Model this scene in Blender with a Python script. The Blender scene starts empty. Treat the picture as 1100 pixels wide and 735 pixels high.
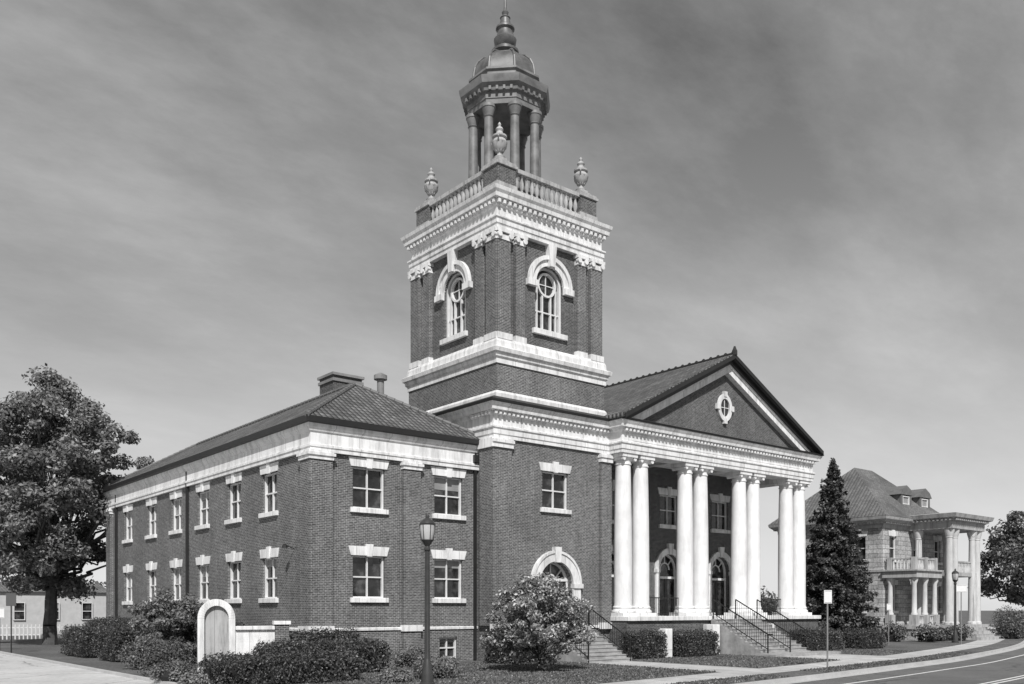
import bpy, bmesh, math, random
import numpy as np
from mathutils import Vector, Matrix
random.seed(7); rng=np.random.default_rng(7)
scene=bpy.context.scene
GZ=-0.4

# ---------------------------------------------------------------- materials
def new_mat(name):
    m=bpy.data.materials.new(name); m.use_nodes=True
    nt=m.node_tree; nt.nodes.clear()
    out=nt.nodes.new('ShaderNodeOutputMaterial')
    b=nt.nodes.new('ShaderNodeBsdfPrincipled')
    nt.links.new(b.outputs[0],out.inputs[0])
    return m,nt,b,out
def g(v): return (v,v,v,1)
def ramp(nt,fac,stops):
    r=nt.nodes.new('ShaderNodeValToRGB')
    e=r.color_ramp.elements
    while len(e)<len(stops): e.new(0.5)
    for i,(p,c) in enumerate(stops):
        e[i].position=p; e[i].color=g(c)
    nt.links.new(fac,r.inputs[0]); return r.outputs[0]
def noise(nt,vec,scale,detail=5,rough=.6):
    n=nt.nodes.new('ShaderNodeTexNoise'); n.inputs['Scale'].default_value=scale
    n.inputs['Detail'].default_value=detail; n.inputs['Roughness'].default_value=rough
    if vec: nt.links.new(vec,n.inputs['Vector'])
    return n.outputs['Fac']
def mul(nt,a,b):
    n=nt.nodes.new('ShaderNodeMix'); n.data_type='RGBA'; n.blend_type='MULTIPLY'; n.inputs[0].default_value=1
    nt.links.new(a,n.inputs[6]); nt.links.new(b,n.inputs[7]); return n.outputs[2]
def nmath(nt,op,a,b_=None,clamp=False):
    n=nt.nodes.new('ShaderNodeMath'); n.operation=op; n.use_clamp=clamp
    for i,x in enumerate((a,b_)):
        if x is None: continue
        if isinstance(x,(int,float)): n.inputs[i].default_value=x
        else: nt.links.new(x,n.inputs[i])
    return n.outputs[0]
def bump(nt,b,h,strength,dist):
    n=nt.nodes.new('ShaderNodeBump'); n.inputs['Strength'].default_value=strength; n.inputs['Distance'].default_value=dist
    nt.links.new(h,n.inputs['Height']); nt.links.new(n.outputs[0],b.inputs['Normal'])
def objco(nt): return nt.nodes.new('ShaderNodeTexCoord').outputs['Object']
def wallco(nt,zs=1.0):
    co=objco(nt); s=nt.nodes.new('ShaderNodeSeparateXYZ'); nt.links.new(co,s.inputs[0])
    c=nt.nodes.new('ShaderNodeCombineXYZ'); nt.links.new(nmath(nt,'ADD',s.outputs[0],s.outputs[1]),c.inputs[0]); nt.links.new(nmath(nt,'MULTIPLY',s.outputs[2],zs),c.inputs[1])
    return c.outputs[0],co
def plain(name,v,rough=.7,var=.15,scale=3,bumps=0.0,metal=0):
    m,nt,b,o=new_mat(name); co=objco(nt)
    f=noise(nt,co,scale,6)
    c=ramp(nt,f,[(0.3,v*(1-var)),(0.7,v*(1+var))])
    nt.links.new(c,b.inputs['Base Color']); b.inputs['Roughness'].default_value=rough
    b.inputs['Metallic'].default_value=metal
    if bumps: bump(nt,b,noise(nt,co,scale*12,4),bumps,.02)
    return m
def brick_mat(name,c1,c2,mort,bw=.215,bh=.072,ms=.011,zs=1,var=.25,bstr=.6):
    m,nt,b,o=new_mat(name); v,co=wallco(nt,zs)
    br=nt.nodes.new('ShaderNodeTexBrick'); nt.links.new(v,br.inputs['Vector'])
    br.inputs['Scale'].default_value=1; br.inputs['Brick Width'].default_value=bw; br.inputs['Row Height'].default_value=bh
    br.inputs['Mortar Size'].default_value=ms; br.inputs['Mortar Smooth'].default_value=.2
    br.inputs['Color1'].default_value=g(c1); br.inputs['Color2'].default_value=g(c2); br.inputs['Mortar'].default_value=g(mort)
    n=ramp(nt,noise(nt,co,.45,7,.65),[(0.3,1-var),(0.72,1+var)])
    mp=nt.nodes.new('ShaderNodeMapping'); mp.inputs['Scale'].default_value=(1.6,1.6,.18); nt.links.new(co,mp.inputs[0])
    n3=ramp(nt,noise(nt,mp.outputs[0],1.4,6,.7),[(0.3,.82),(0.7,1.12)])
    n2=ramp(nt,noise(nt,v,7,3),[(0.3,.65),(0.7,1.35)])
    c=mul(nt,mul(nt,mul(nt,br.outputs['Color'],n),n2),n3)
    nt.links.new(c,b.inputs['Base Color']); b.inputs['Roughness'].default_value=.85
    bump(nt,b,nmath(nt,'SUBTRACT',1,br.outputs['Fac']),bstr,.012)
    return m
def roof_mat(name,c1,c2,dark,rib=.27,row=.34,bs=1.0):
    m,nt,b,o=new_mat(name); co=objco(nt)
    s=nt.nodes.new('ShaderNodeSeparateXYZ'); nt.links.new(co,s.inputs[0])
    gn=nt.nodes.new('ShaderNodeNewGeometry'); sn=nt.nodes.new('ShaderNodeSeparateXYZ'); nt.links.new(gn.outputs['True Normal'],sn.inputs[0])
    k=nmath(nt,'GREATER_THAN',nmath(nt,'ABSOLUTE',sn.outputs[0]),nmath(nt,'ABSOLUTE',sn.outputs[1]))
    u=nmath(nt,'ADD',nmath(nt,'MULTIPLY',s.outputs[1],k),nmath(nt,'MULTIPLY',s.outputs[0],nmath(nt,'SUBTRACT',1,k)))
    v=nmath(nt,'MULTIPLY',s.outputs[2],1.8)
    c=nt.nodes.new('ShaderNodeCombineXYZ'); nt.links.new(u,c.inputs[0]); nt.links.new(v,c.inputs[1])
    br=nt.nodes.new('ShaderNodeTexBrick'); nt.links.new(c.outputs[0],br.inputs['Vector']); br.offset=0
    br.inputs['Scale'].default_value=1; br.inputs['Brick Width'].default_value=rib; br.inputs['Row Height'].default_value=row; br.inputs['Mortar Size'].default_value=.03
    br.inputs['Color1'].default_value=g(c1); br.inputs['Color2'].default_value=g(c2); br.inputs['Mortar'].default_value=g(dark)
    n=ramp(nt,noise(nt,co,.5,6),[(0.3,.68),(0.7,1.3)])
    nt.links.new(mul(nt,br.outputs['Color'],n),b.inputs['Base Color']); b.inputs['Roughness'].default_value=.75
    wav=nmath(nt,'ABSOLUTE',nmath(nt,'SINE',nmath(nt,'MULTIPLY',u,math.pi/rib)))
    saw=nmath(nt,'FRACT',nmath(nt,'DIVIDE',v,row))
    bump(nt,b,nmath(nt,'SUBTRACT',wav,nmath(nt,'MULTIPLY',saw,.5)),bs,.08)
    return m
def stone_mat(name,v,rough=.75,stain=.72):
    m,nt,b,o=new_mat(name); co=objco(nt)
    mp=nt.nodes.new('ShaderNodeMapping'); mp.inputs['Scale'].default_value=(2.2,2.2,.35); nt.links.new(co,mp.inputs[0])
    a=ramp(nt,noise(nt,mp.outputs[0],1.6,7,.7),[(0.3,stain),(0.55,1.02)])
    c0=ramp(nt,noise(nt,co,1.1,5),[(0.3,v*.88),(0.7,v*1.06)])
    wv,_=wallco(nt)
    br=nt.nodes.new('ShaderNodeTexBrick'); nt.links.new(wv,br.inputs['Vector']); br.inputs['Scale'].default_value=1
    br.inputs['Brick Width'].default_value=1.35; br.inputs['Row Height'].default_value=20; br.inputs['Mortar Size'].default_value=.014
    br.inputs['Color1'].default_value=g(1); br.inputs['Color2'].default_value=g(.9); br.inputs['Mortar'].default_value=g(.55)
    nt.links.new(mul(nt,mul(nt,c0,a),br.outputs['Color']),b.inputs['Base Color']); b.inputs['Roughness'].default_value=rough
    bump(nt,b,noise(nt,co,18,4),.25,.01)
    return m
def glass_mat(name,v):
    m,nt,b,o=new_mat(name); co=objco(nt)
    c=ramp(nt,noise(nt,co,1.7,3),[(0.35,v*.3),(0.52,v*.8),(0.7,v*3.2)])
    nt.links.new(c,b.inputs['Base Color']); b.inputs['Roughness'].default_value=.05
    bump(nt,b,noise(nt,co,1.5,2),.12,.06)
    return m
def leaf_mat(name,lo,hi,trans=.25,fl=None,vr=(.7,1.25)):
    m,nt,b,o=new_mat(name)
    gm=nt.nodes.new('ShaderNodeNewGeometry')
    st=[(0,lo),(1,hi)] if fl is None else [(0,lo),(.76,hi),(.79,fl),(1,fl)]
    c=ramp(nt,gm.outputs['Random Per Island'],st)
    n=ramp(nt,noise(nt,objco(nt),.9,3),[(0.3,vr[0]),(0.7,vr[1])])
    cc=mul(nt,c,n); nt.links.new(cc,b.inputs['Base Color']); b.inputs['Roughness'].default_value=.45
    t=nt.nodes.new('ShaderNodeBsdfTranslucent'); nt.links.new(cc,t.inputs[0])
    mx=nt.nodes.new('ShaderNodeMixShader'); mx.inputs[0].default_value=trans
    nt.links.new(b.outputs[0],mx.inputs[1]); nt.links.new(t.outputs[0],mx.inputs[2]); nt.links.new(mx.outputs[0],o.inputs[0])
    return m

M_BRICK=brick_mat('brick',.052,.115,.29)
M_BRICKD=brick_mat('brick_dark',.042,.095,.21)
M_STONE=stone_mat('limestone',.78,stain=.6)
M_COL=stone_mat('column_paint',.78,stain=.85)
M_GREYT=plain('grey_painted_trim',.2,.6,.25,2)
M_CUP=plain('cupola_paint',.17,.55,.4,1.5)
M_DOME=plain('dome_copper',.11,.4,.45,2)
M_BAL=stone_mat('terracotta_grey',.42,stain=.5)
M_DARK=plain('dark_gutter',.018,.5,.2,2)
M_WHITE=plain('white_frame',.66,.5,.08,3)
M_GLASS=glass_mat('window_glass',.03)
M_BLIND=plain('blind',.26,.3,.2,1)
M_TILE=roof_mat('roof_tile',.09,.17,.025)
M_CHIM=brick_mat('chimney_brick',.05,.09,.14)
M_IRON=plain('black_iron',.012,.4,.2,5)
M_CONC=plain('concrete',.42,.85,.12,1.2,.3)
M_STEP=plain('step_stone',.3,.85,.3,2,.3)
M_LINE=plain('road_paint',.65,.7,.2,4)
M_LEAF=leaf_mat('leaves',.05,.18)
M_LEAFL=leaf_mat('leaves_light',.09,.32,.35,None,(.6,1.2))
M_FLOW=leaf_mat('flowering_leaves',.10,.28,.3,.62)
M_HEDGE=leaf_mat('hedge_leaves',.02,.15)
M_PINE=leaf_mat('pine_needles',.025,.12,.1)
M_CORE=plain('foliage_core',.012,.9,.3,4)
M_BARK=plain('bark',.07,.9,.35,4,.6)
M_HSTONE=brick_mat('house_stone',.28,.46,.16,bw=.8,bh=.36,ms=.022,var=.25)
M_HROOF=roof_mat('slate_roof',.12,.19,.06,.3,.22,.4)
M_SHING=plain('dormer_trim',.13,.7,.2,3)
M_DOOR=plain('door_wood',.035,.4,.3,2)
M_GLOBE=plain('lamp_globe',.45,.25,.1,3)
M_POST=plain('lamp_post_paint',.04,.4,.2,5)
M_SIGN=plain('sign_face',.7,.4,.05,3)
M_SIGND=plain('sign_dark_face',.08,.4,.05,3)
def cracked(name,lo,hi,cell,cw,crk):
    m,nt,b,o=new_mat(name); co=objco(nt)
    wn=nt.nodes.new('ShaderNodeTexNoise'); wn.inputs['Scale'].default_value=.8; wn.inputs['Detail'].default_value=5; nt.links.new(co,wn.inputs['Vector'])
    ad=nt.nodes.new('ShaderNodeVectorMath'); ad.operation='MULTIPLY_ADD'; nt.links.new(wn.outputs['Color'],ad.inputs[0]); ad.inputs[1].default_value=(1.6,1.6,0); nt.links.new(co,ad.inputs[2])
    vo=nt.nodes.new('ShaderNodeTexVoronoi'); vo.feature='DISTANCE_TO_EDGE'; vo.inputs['Scale'].default_value=cell; nt.links.new(ad.outputs[0],vo.inputs['Vector'])
    c=mul(nt,ramp(nt,noise(nt,co,.3,8,.7),[(0.3,lo),(0.7,hi)]),ramp(nt,vo.outputs['Distance'],[(0.0,crk),(cw,1.0)]))
    nt.links.new(mul(nt,c,ramp(nt,noise(nt,co,6,5),[(0.3,.85),(0.7,1.1)])),b.inputs['Base Color']); b.inputs['Roughness'].default_value=.9
    bump(nt,b,noise(nt,co,40,3),.3,.01)
    return m
M_CONCL=cracked('concrete_lot',.38,.58,.2,.012,.4)
M_ASPH=cracked('asphalt',.09,.15,.16,.012,.4)
m,nt,b,o=new_mat('grass_ground'); co=objco(nt)
c=mul(nt,ramp(nt,noise(nt,co,.25,6),[(0.3,.07),(0.7,.15)]),ramp(nt,noise(nt,co,9,5),[(0.3,.55),(0.7,1.35)]))
nt.links.new(c,b.inputs['Base Color']); b.inputs['Roughness'].default_value=.9; bump(nt,b,noise(nt,co,25,5),.8,.05)
M_GRASS=m
M_BLADE=leaf_mat('grass_blades',.07,.24)

# ---------------------------------------------------------------- mesh builder
def empty(name,parent=None):
    e=bpy.data.objects.new(name,None); scene.collection.objects.link(e); e.parent=parent; return e
class MB:
    def __init__(s): s.v=[]; s.f=[]
    def add(s,vs,fs):
        n=len(s.v); s.v+= [tuple(p) for p in vs]; s.f+=[tuple(i+n for i in f) for f in fs]
    def poly(s,pts): s.add(pts,[tuple(range(len(pts)))])
    def hexa(s,p): s.add(p,[(0,3,2,1),(4,5,6,7),(0,1,5,4),(1,2,6,5),(2,3,7,6),(3,0,4,7)])
    def box(s,x0,y0,z0,x1,y1,z1):
        s.hexa([(x0,y0,z0),(x1,y0,z0),(x1,y1,z0),(x0,y1,z0),(x0,y0,z1),(x1,y0,z1),(x1,y1,z1),(x0,y1,z1)])
    def prism(s,pts,vec):
        n=len(pts); q=[tuple(np.add(p,vec)) for p in pts]
        s.add(list(pts)+q,[tuple(range(n))[::-1],tuple(range(n,2*n))]+[(i,(i+1)%n,(i+1)%n+n,i+n) for i in range(n)])
    def lathe(s,cx,cy,prof,n=24,rot=0.0,z0=0,rs=1.0):
        vs=[];fs=[]
        for r,z in prof:
            for i in range(n):
                a=rot+2*math.pi*i/n; vs.append((cx+r*rs*math.cos(a),cy+r*rs*math.sin(a),z+z0))
        for k in range(len(prof)-1):
            for i in range(n):
                j=(i+1)%n; fs.append((k*n+i,k*n+j,(k+1)*n+j,(k+1)*n+i))
        fs.append(tuple(range(n))[::-1]); fs.append(tuple(range((len(prof)-1)*n,len(prof)*n)))
        s.add(vs,fs)
    def ring(s,rect,prof,cap=False):
        x0,y0,x1,y1=rect; vs=[];fs=[]
        for o,z in prof: vs+=[(x0-o,y0-o,z),(x1+o,y0-o,z),(x1+o,y1+o,z),(x0-o,y1+o,z)]
        for k in range(len(prof)-1):
            for i in range(4):
                j=(i+1)%4; fs.append((k*4+i,k*4+j,k*4+4+j,k*4+4+i))
        if cap: fs.append(tuple(range(len(vs)-4,len(vs))))
        s.add(vs,fs)
    def tube(s,p0,p1,r0,r1=None,n=8):
        r1=r0 if r1 is None else r1
        p0=Vector(p0);p1=Vector(p1); d=(p1-p0).normalized()
        a=d.cross(Vector((0,0,1)) if abs(d.z)<.9 else Vector((1,0,0))).normalized(); bb=d.cross(a)
        vs=[]
        for p,r in ((p0,r0),(p1,r1)):
            for i in range(n):
                t=2*math.pi*i/n; vs.append(p+a*(r*math.cos(t))+bb*(r*math.sin(t)))
        s.add(vs,[(i,(i+1)%n,(i+1)%n+n,i+n) for i in range(n)]+[tuple(range(n))[::-1],tuple(range(n,2*n))])
    def fbox(s,fr,u0,u1,v0,v1,d0,d1):
        s.hexa([fr(u0,v0,d1),fr(u1,v0,d1),fr(u1,v0,d0),fr(u0,v0,d0),fr(u0,v1,d1),fr(u1,v1,d1),fr(u1,v1,d0),fr(u0,v1,d0)])
    def fprism(s,fr,pts,d0,d1):
        s.prism([fr(u,v,d0) for u,v in pts],tuple(np.subtract(fr(0,0,d1),fr(0,0,d0))))
    def arc(s,fr,uc,vc,ri,ro,d0,d1,a0=0,a1=math.pi,n=24,sy=1.0):
        for k in range(n):
            t0=a0+(a1-a0)*k/n;t1=a0+(a1-a0)*(k+1)/n
            s.fprism(fr,[(uc+r*math.cos(t),vc+sy*r*math.sin(t)) for r,t in ((ri,t0),(ro,t0),(ro,t1),(ri,t1))],d0,d1)
    def obj(s,name,mat,parent=None,smooth=False,bevel=0):
        me=bpy.data.meshes.new(name); me.from_pydata(s.v,[],s.f)
        bm=bmesh.new(); bm.from_mesh(me); bmesh.ops.recalc_face_normals(bm,faces=bm.faces)
        if smooth:
            for f in bm.faces: f.smooth=True
            for e in bm.edges:
                if len(e.link_faces)==2 and e.calc_face_angle(0)>math.radians(32): e.smooth=False
        bm.to_mesh(me); bm.free(); me.materials.append(mat)
        ob=bpy.data.objects.new(name,me); scene.collection.objects.link(ob); ob.parent=parent
        if bevel:
            md=ob.modifiers.new('bevel','BEVEL'); md.width=bevel; md.segments=1; md.limit_method='ANGLE'
        return ob
def FRONT(y): return lambda u,v,d:(u,y-d,v)
def BACK(y): return lambda u,v,d:(u,y+d,v)
def LEFT(x): return lambda u,v,d:(x-d,u,v)
def RIGHT(x): return lambda u,v,d:(x+d,u,v)

def wall(mb,fr,u0,u1,v0,v1,ops,depth=.4):
    us=sorted({u0,u1}|{o[0] for o in ops}|{o[1] for o in ops}); vs=sorted({v0,v1}|{o[2] for o in ops}|{o[3] for o in ops})
    for i in range(len(us)-1):
        for j in range(len(vs)-1):
            cu=(us[i]+us[i+1])/2;cv=(vs[j]+vs[j+1])/2
            if any(o[0]<cu<o[1] and o[2]<cv<o[3] for o in ops): continue
            mb.poly([fr(us[i],vs[j],0),fr(us[i+1],vs[j],0),fr(us[i+1],vs[j+1],0),fr(us[i],vs[j+1],0)])
    for o in ops:
        a,b,c,d=o[:4]; arch=len(o)>4
        if arch:
            r=(b-a)/2; sp=d-r; m=(a+b)/2; n=16
            pts=[(m-r*math.cos(math.pi*k/n),sp+r*math.sin(math.pi*k/n)) for k in range(n+1)]
            for k in range(n):
                corner=(a,d) if k<n/2 else (b,d)
                mb.poly([fr(*corner,0),fr(*pts[k],0),fr(*pts[k+1],0)])
                mb.poly([fr(*pts[k],0),fr(*pts[k+1],0),fr(*pts[k+1],-depth),fr(*pts[k],-depth)])
            top=sp
        else:
            top=d; mb.poly([fr(a,d,0),fr(b,d,0),fr(b,d,-depth),fr(a,d,-depth)])
        mb.poly([fr(a,c,0),fr(b,c,0),fr(b,c,-depth),fr(a,c,-depth)])
        mb.poly([fr(a,c,0),fr(a,top,0),fr(a,top,-depth),fr(a,c,-depth)])
        mb.poly([fr(b,c,0),fr(b,top,0),fr(b,top,-depth),fr(b,c,-depth)])

class Win:
    def __init__(s): s.fr=MB(); s.gl=MB(); s.bl=MB(); s.st=MB()
    def sash(s,fr,a,b,c,d,mull=True,lintel=True,blind=None,trim=.07):
        tl=random.uniform(-.012,.012)
        s.gl.hexa([fr(a-.02,c,-.235+tl),fr(b+.02,c,-.235-tl),fr(b+.02,c,-.27),fr(a-.02,c,-.27),fr(a-.02,d,-.235+tl),fr(b+.02,d,-.235-tl),fr(b+.02,d,-.27),fr(a-.02,d,-.27)])
        w=trim; f=s.fr
        f.fbox(fr,a,a+w,c,d,-.25,-.12); f.fbox(fr,b-w,b,c,d,-.25,-.12)
        f.fbox(fr,a+.005,b-.005,c+.005,c+w,-.249,-.122); f.fbox(fr,a+.005,b-.005,d-w,d-.005,-.249,-.122)
        mid=(c+d)/2; f.fbox(fr,a+w-.01,b-w+.01,mid-.03,mid+.03,-.248,-.15)
        if mull: f.fbox(fr,(a+b)/2-.03,(a+b)/2+.03,c+.01,d-.01,-.247,-.153)
        bl=random.random() if blind is None else blind
        if bl>.4:
            h=(d-c)*random.choice([.18,.3,.42,.48]); s.bl.fbox(fr,a+w,b-w,d-w-h,d-w,-.222,-.218)
        if lintel:
            s.st.fbox(fr,a-.14,b+.14,c-.2,c+.012,-.2,.13)
            L=.4
            s.st.fprism(fr,[(a-.1,d-.0),(b+.1,d-.0),(b+.22,d+L),(a-.22,d+L)],-.03,.05)
            m=(a+b)/2
            s.st.fprism(fr,[(m-.12,d-.04),(m+.12,d-.04),(m+.18,d+L+.1),(m-.18,d+L+.1)],-.02,.1)
    def emit(s,par,pref=''):
        s.fr.obj(pref+'window_frames',M_WHITE,par); s.gl.obj(pref+'window_glass',M_GLASS,par)
        if s.bl.v: s.bl.obj(pref+'window_blinds',M_BLIND,par)
        if s.st.v: s.st.obj(pref+'window_lintels_and_sills',M_STONE,par,bevel=.012)

# ================================================================ CHURCH
church=empty('brick_church')
W=MB(); W2=MB(); ST=MB(); DK=MB(); win=Win(); DOOR=MB()
WX=8.6; WY=28.8
F0=FRONT(0.0); L0=LEFT(0.0)
ops=[]
for c in (2.7,6.9):
    for v0,v1 in ((2.5,4.32),(6.35,8.12)):
        ops.append((c-.79,c+.79,v0,v1)); win.sash(F0,c-.79,c+.79,v0,v1)
    ops.append((c-.5,c+.5,-.25,.72)); win.sash(F0,c-.5,c+.5,-.25,.72,lintel=False)
wall(W,F0,0,WX,-.5,9.1,ops)
ops=[]
for c in (4.1,8.1,12.15,16.15,20.3,24.8):
    for v0,v1 in ((2.5,4.32),(6.35,8.12)):
        ops.append((c-.78,c+.78,v0,v1)); win.sash(L0,c-.78,c+.78,v0,v1)
    ops.append((c-.5,c+.5,-.25,.72)); win.sash(L0,c-.5,c+.5,-.25,.72,lintel=False)
wall(W,L0,0,WY,-.5,9.1,ops)
W.poly([(0,WY,-.5),(WX,WY,-.5),(WX,WY,9.1),(0,WY,9.1)])
pd=.2
for a,b_ in ((.0,.85),(4.35,5.25)):
    z=pd if a==0 else 0
    W.fbox(F0,a-z,b_,-.45,8.5,-.02,pd)
    ST.fbox(F0,a-.04-z,b_+.04,8.22,8.6,-.02,pd+.06)
    ST.fbox(F0,a-.1-z,b_+.1,8.38,8.5,-.02,pd+.12)
    ST.fbox(F0,a-.05-z,b_+.05,1.04,1.32,-.02,pd+.07)
for a,b_ in ((-pd+.005,.7),(WY-.8,WY+.1)):
    W.fbox(L0,a,b_,-.45,8.5,-.02,pd-.005); ST.fbox(L0,a-.05,b_+.05,8.22,8.595,-.02,pd+.055); ST.fbox(L0,a-.1,b_+.1,8.385,8.495,-.02,pd+.115)
    ST.fbox(L0,a-.05,b_+.05,1.042,1.315,-.02,pd+.065)
ST.ring((0,0,WX,WY),[(0,1.1),(.06,1.1),(.07,1.2),(0,1.23)])
ST.ring((0,0,WX,WY),[(0,8.56),(.16,8.56),(.16,8.72),(.2,8.74),(.2,8.84),(.14,8.87),(.14,9.34),(.2,9.38),(.24,9.48),(.3,9.54),(.31,9.68),(0,9.7)])
DK.ring((0,0,WX,WY),[(.2,9.66),(.36,9.69),(.46,9.72),(.48,9.94),(.3,9.96)])
# wing roof (hipped)
R=MB(); e=.46; zr=12.75; ze=9.92; xr=WX/2
A=(-e,-e,ze);B=(WX+e,-e,ze);C=(WX+e,WY+e,ze);D=(-e,WY+e,ze);E=(xr,xr-.2,zr);F=(xr,WY-xr+.2,zr)
R.poly([A,B,E]);R.poly([B,C,F,E]);R.poly([C,D,F]);R.poly([D,A,E,F]);R.poly([A,B,C,D])
RD=MB()
for p,q in ((A,E),(B,E),(D,F),(E,F)):
    p=Vector(p)+Vector((0,0,.03)); q=Vector(q)+Vector((0,0,.03)); n=int((q-p).length/.42)
    for i in range(n): RD.tube(p+(q-p)*(i/n),p+(q-p)*((i+.97)/n),.12,.09)
for y in (14.2,27.0): DK.fbox(L0,y-.06,y+.06,-.35,9.5,.05,.17)
DK.fbox(F0,8.3,8.42,-.35,9.5,.03,.15); DK.fbox(F0,8.2,8.5,8.9,9.25,.02,.3)
DK.tube((-.02,1.6,4.6),(-.45,1.6,4.75),.02); DK.lathe(-.45,1.6,[(.02,4.8),(.11,4.72),(.12,4.62)],12)
CH=MB(); CH.box(4.95,7.4,11.4,6.6,8.9,14.0); CH.obj('chimney_stack',M_CHIM,church)
CC=MB(); CC.box(4.88,7.33,13.7,6.67,8.97,13.85); CC.box(4.85,7.3,14.0,6.7,9.0,14.13); CC.obj('chimney_cap',M_GREYT,church)
V=MB(); V.lathe(5.5,3.7,[(.17,12.0),(.17,13.05),(.32,13.1),(.32,13.3),(.1,13.42)],16); V.obj('roof_vent',M_GREYT,church,True)

# --- tower base
TB=(8.55,-1.28,16.1,6.5); FT=FRONT(-1.28)
tx=12.35
ops=[(tx-.85,tx+.85,6.9,8.7),(tx-1.1,tx+1.1,1.2,4.35,'a')]
win.sash(FT,tx-.85,tx+.85,6.9,8.7,blind=0)
wall(W,FT,TB[0],TB[2],-.5,10.1,ops,.5)
W.poly([(TB[0],TB[1],-.5),(TB[0],0.3,-.5),(TB[0],0.3,10.1),(TB[0],TB[1],10.1)])
W.poly([(TB[0],0.3,8.9),(TB[0],TB[3],8.9),(TB[0],TB[3],11.2),(TB[0],0.3,11.2)])
W.poly([(TB[2],TB[1],-.5),(TB[2],2.3,-.5),(TB[2],2.3,10.1),(TB[2],TB[1],10.1)])
ST.fbox(FT,TB[0]-.06,tx-1.7,1.08,1.22,-.02,.07); ST.fbox(FT,tx+1.7,TB[2],1.08,1.22,-.02,.07)
ENT=[(.02,9.95),(.1,9.95),(.1,10.12),(.14,10.14),(.14,10.38),(.2,10.42),(.2,10.5),(.08,10.55),(.08,11.0),(.16,11.05),(.2,11.16),(.38,11.2),(.4,11.33),(.48,11.45),(.5,11.52),(0,11.56)]
ST.ring(TB,ENT)
DK.ring(TB,[(.1,11.53),(.58,11.54),(.6,11.63),(.3,11.74),(0,11.9)],True)
for a,b_ in ((TB[0]-.16,TB[0]+.95),(TB[2]-.75,TB[2]-.02)):
    W.fbox(FT,a,b_,1.25,9.6,-.02,.16); ST.fbox(FT,a-.04,b_+.04,9.5,9.93,-.03,.24); ST.fbox(FT,a-.08,b_+.07,9.72,9.86,-.03,.3)
    ST.fbox(FT,a-.05,b_+.04,1.02,1.34,-.03,.22)
W.fbox(LEFT(TB[0]),TB[1]-.155,TB[1]+.9,1.25,9.6,-.02,.155)
ST.fbox(LEFT(TB[0]),TB[1]-.2,TB[1]+.94,9.502,9.928,-.03,.238)
for i in range(int((TB[2]-TB[0]+.3)/.26)):
    u=TB[0]-.15+i*.26; ST.fbox(FT,u,u+.13,11.02,11.155,.05,.3)
for i in range(6):
    u=TB[1]-.1+i*.26; ST.fbox(LEFT(TB[0]),u,u+.13,11.02,11.155,.05,.3)
ST.arc(FT,tx,3.25,1.1,1.5,-.05,.14); ST.arc(FT,tx,3.25,1.5,1.62,-.05,.2)
ST.fbox(FT,tx-1.6,tx-1.1,1.0,3.06,-.05,.14); ST.fbox(FT,tx+1.1,tx+1.6,1.0,3.06,-.05,.14)
ST.fbox(FT,tx-1.7,tx-1.08,3.06,3.28,-.05,.22); ST.fbox(FT,tx+1.08,tx+1.7,3.06,3.28,-.05,.22)
ST.fprism(FT,[(tx-.14,4.3),(tx+.14,4.3),(tx+.22,5.05),(tx-.22,5.05)],0,.26)
def arch_door(fr,uc,v0,sp,r,dep=-.4):
    win.gl.fbox(fr,uc-r-.05,uc+r+.05,v0,sp+r+.05,dep-.03,dep)
    DOOR.fbox(fr,uc-r,uc-.02,v0,v0+2.2,dep,dep+.06); DOOR.fbox(fr,uc+.02,uc+r,v0,v0+2.2,dep,dep+.062)
    for sx in (-1,1):
        for k in range(2):
            win.gl.fbox(fr,uc+sx*r*.5-r*.3,uc+sx*r*.5+r*.3,v0+.25+k*1.0,v0+1.05+k*1.0,dep+.06,dep+.066)
    win.fr.fbox(fr,uc-r,uc+r,v0+2.2,v0+2.34,dep,dep+.12)
    win.fr.arc(fr,uc,sp,r-.1,r+.01,dep,dep+.1); win.fr.arc(fr,uc,sp,r*.4,r*.4+.06,dep,dep+.07,n=14)
    for a in (.25,.5,.75):
        c_,s_=math.cos(a*math.pi),math.sin(a*math.pi)
        win.fr.fprism(fr,[(uc+r*.45*c_-.025*s_,sp+r*.45*s_+.025*c_),(uc+r*.95*c_-.025*s_,sp+r*.95*s_+.025*c_),(uc+r*.95*c_+.025*s_,sp+r*.95*s_-.025*c_),(uc+r*.45*c_+.025*s_,sp+r*.45*s_-.025*c_)],dep,dep+.065)
    win.fr.fbox(fr,uc-r,uc-r+.09,v0,sp,dep,dep+.11); win.fr.fbox(fr,uc+r-.09,uc+r,v0,sp,dep,dep+.11)
arch_door(FT,tx,1.2,3.25,1.1)

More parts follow.
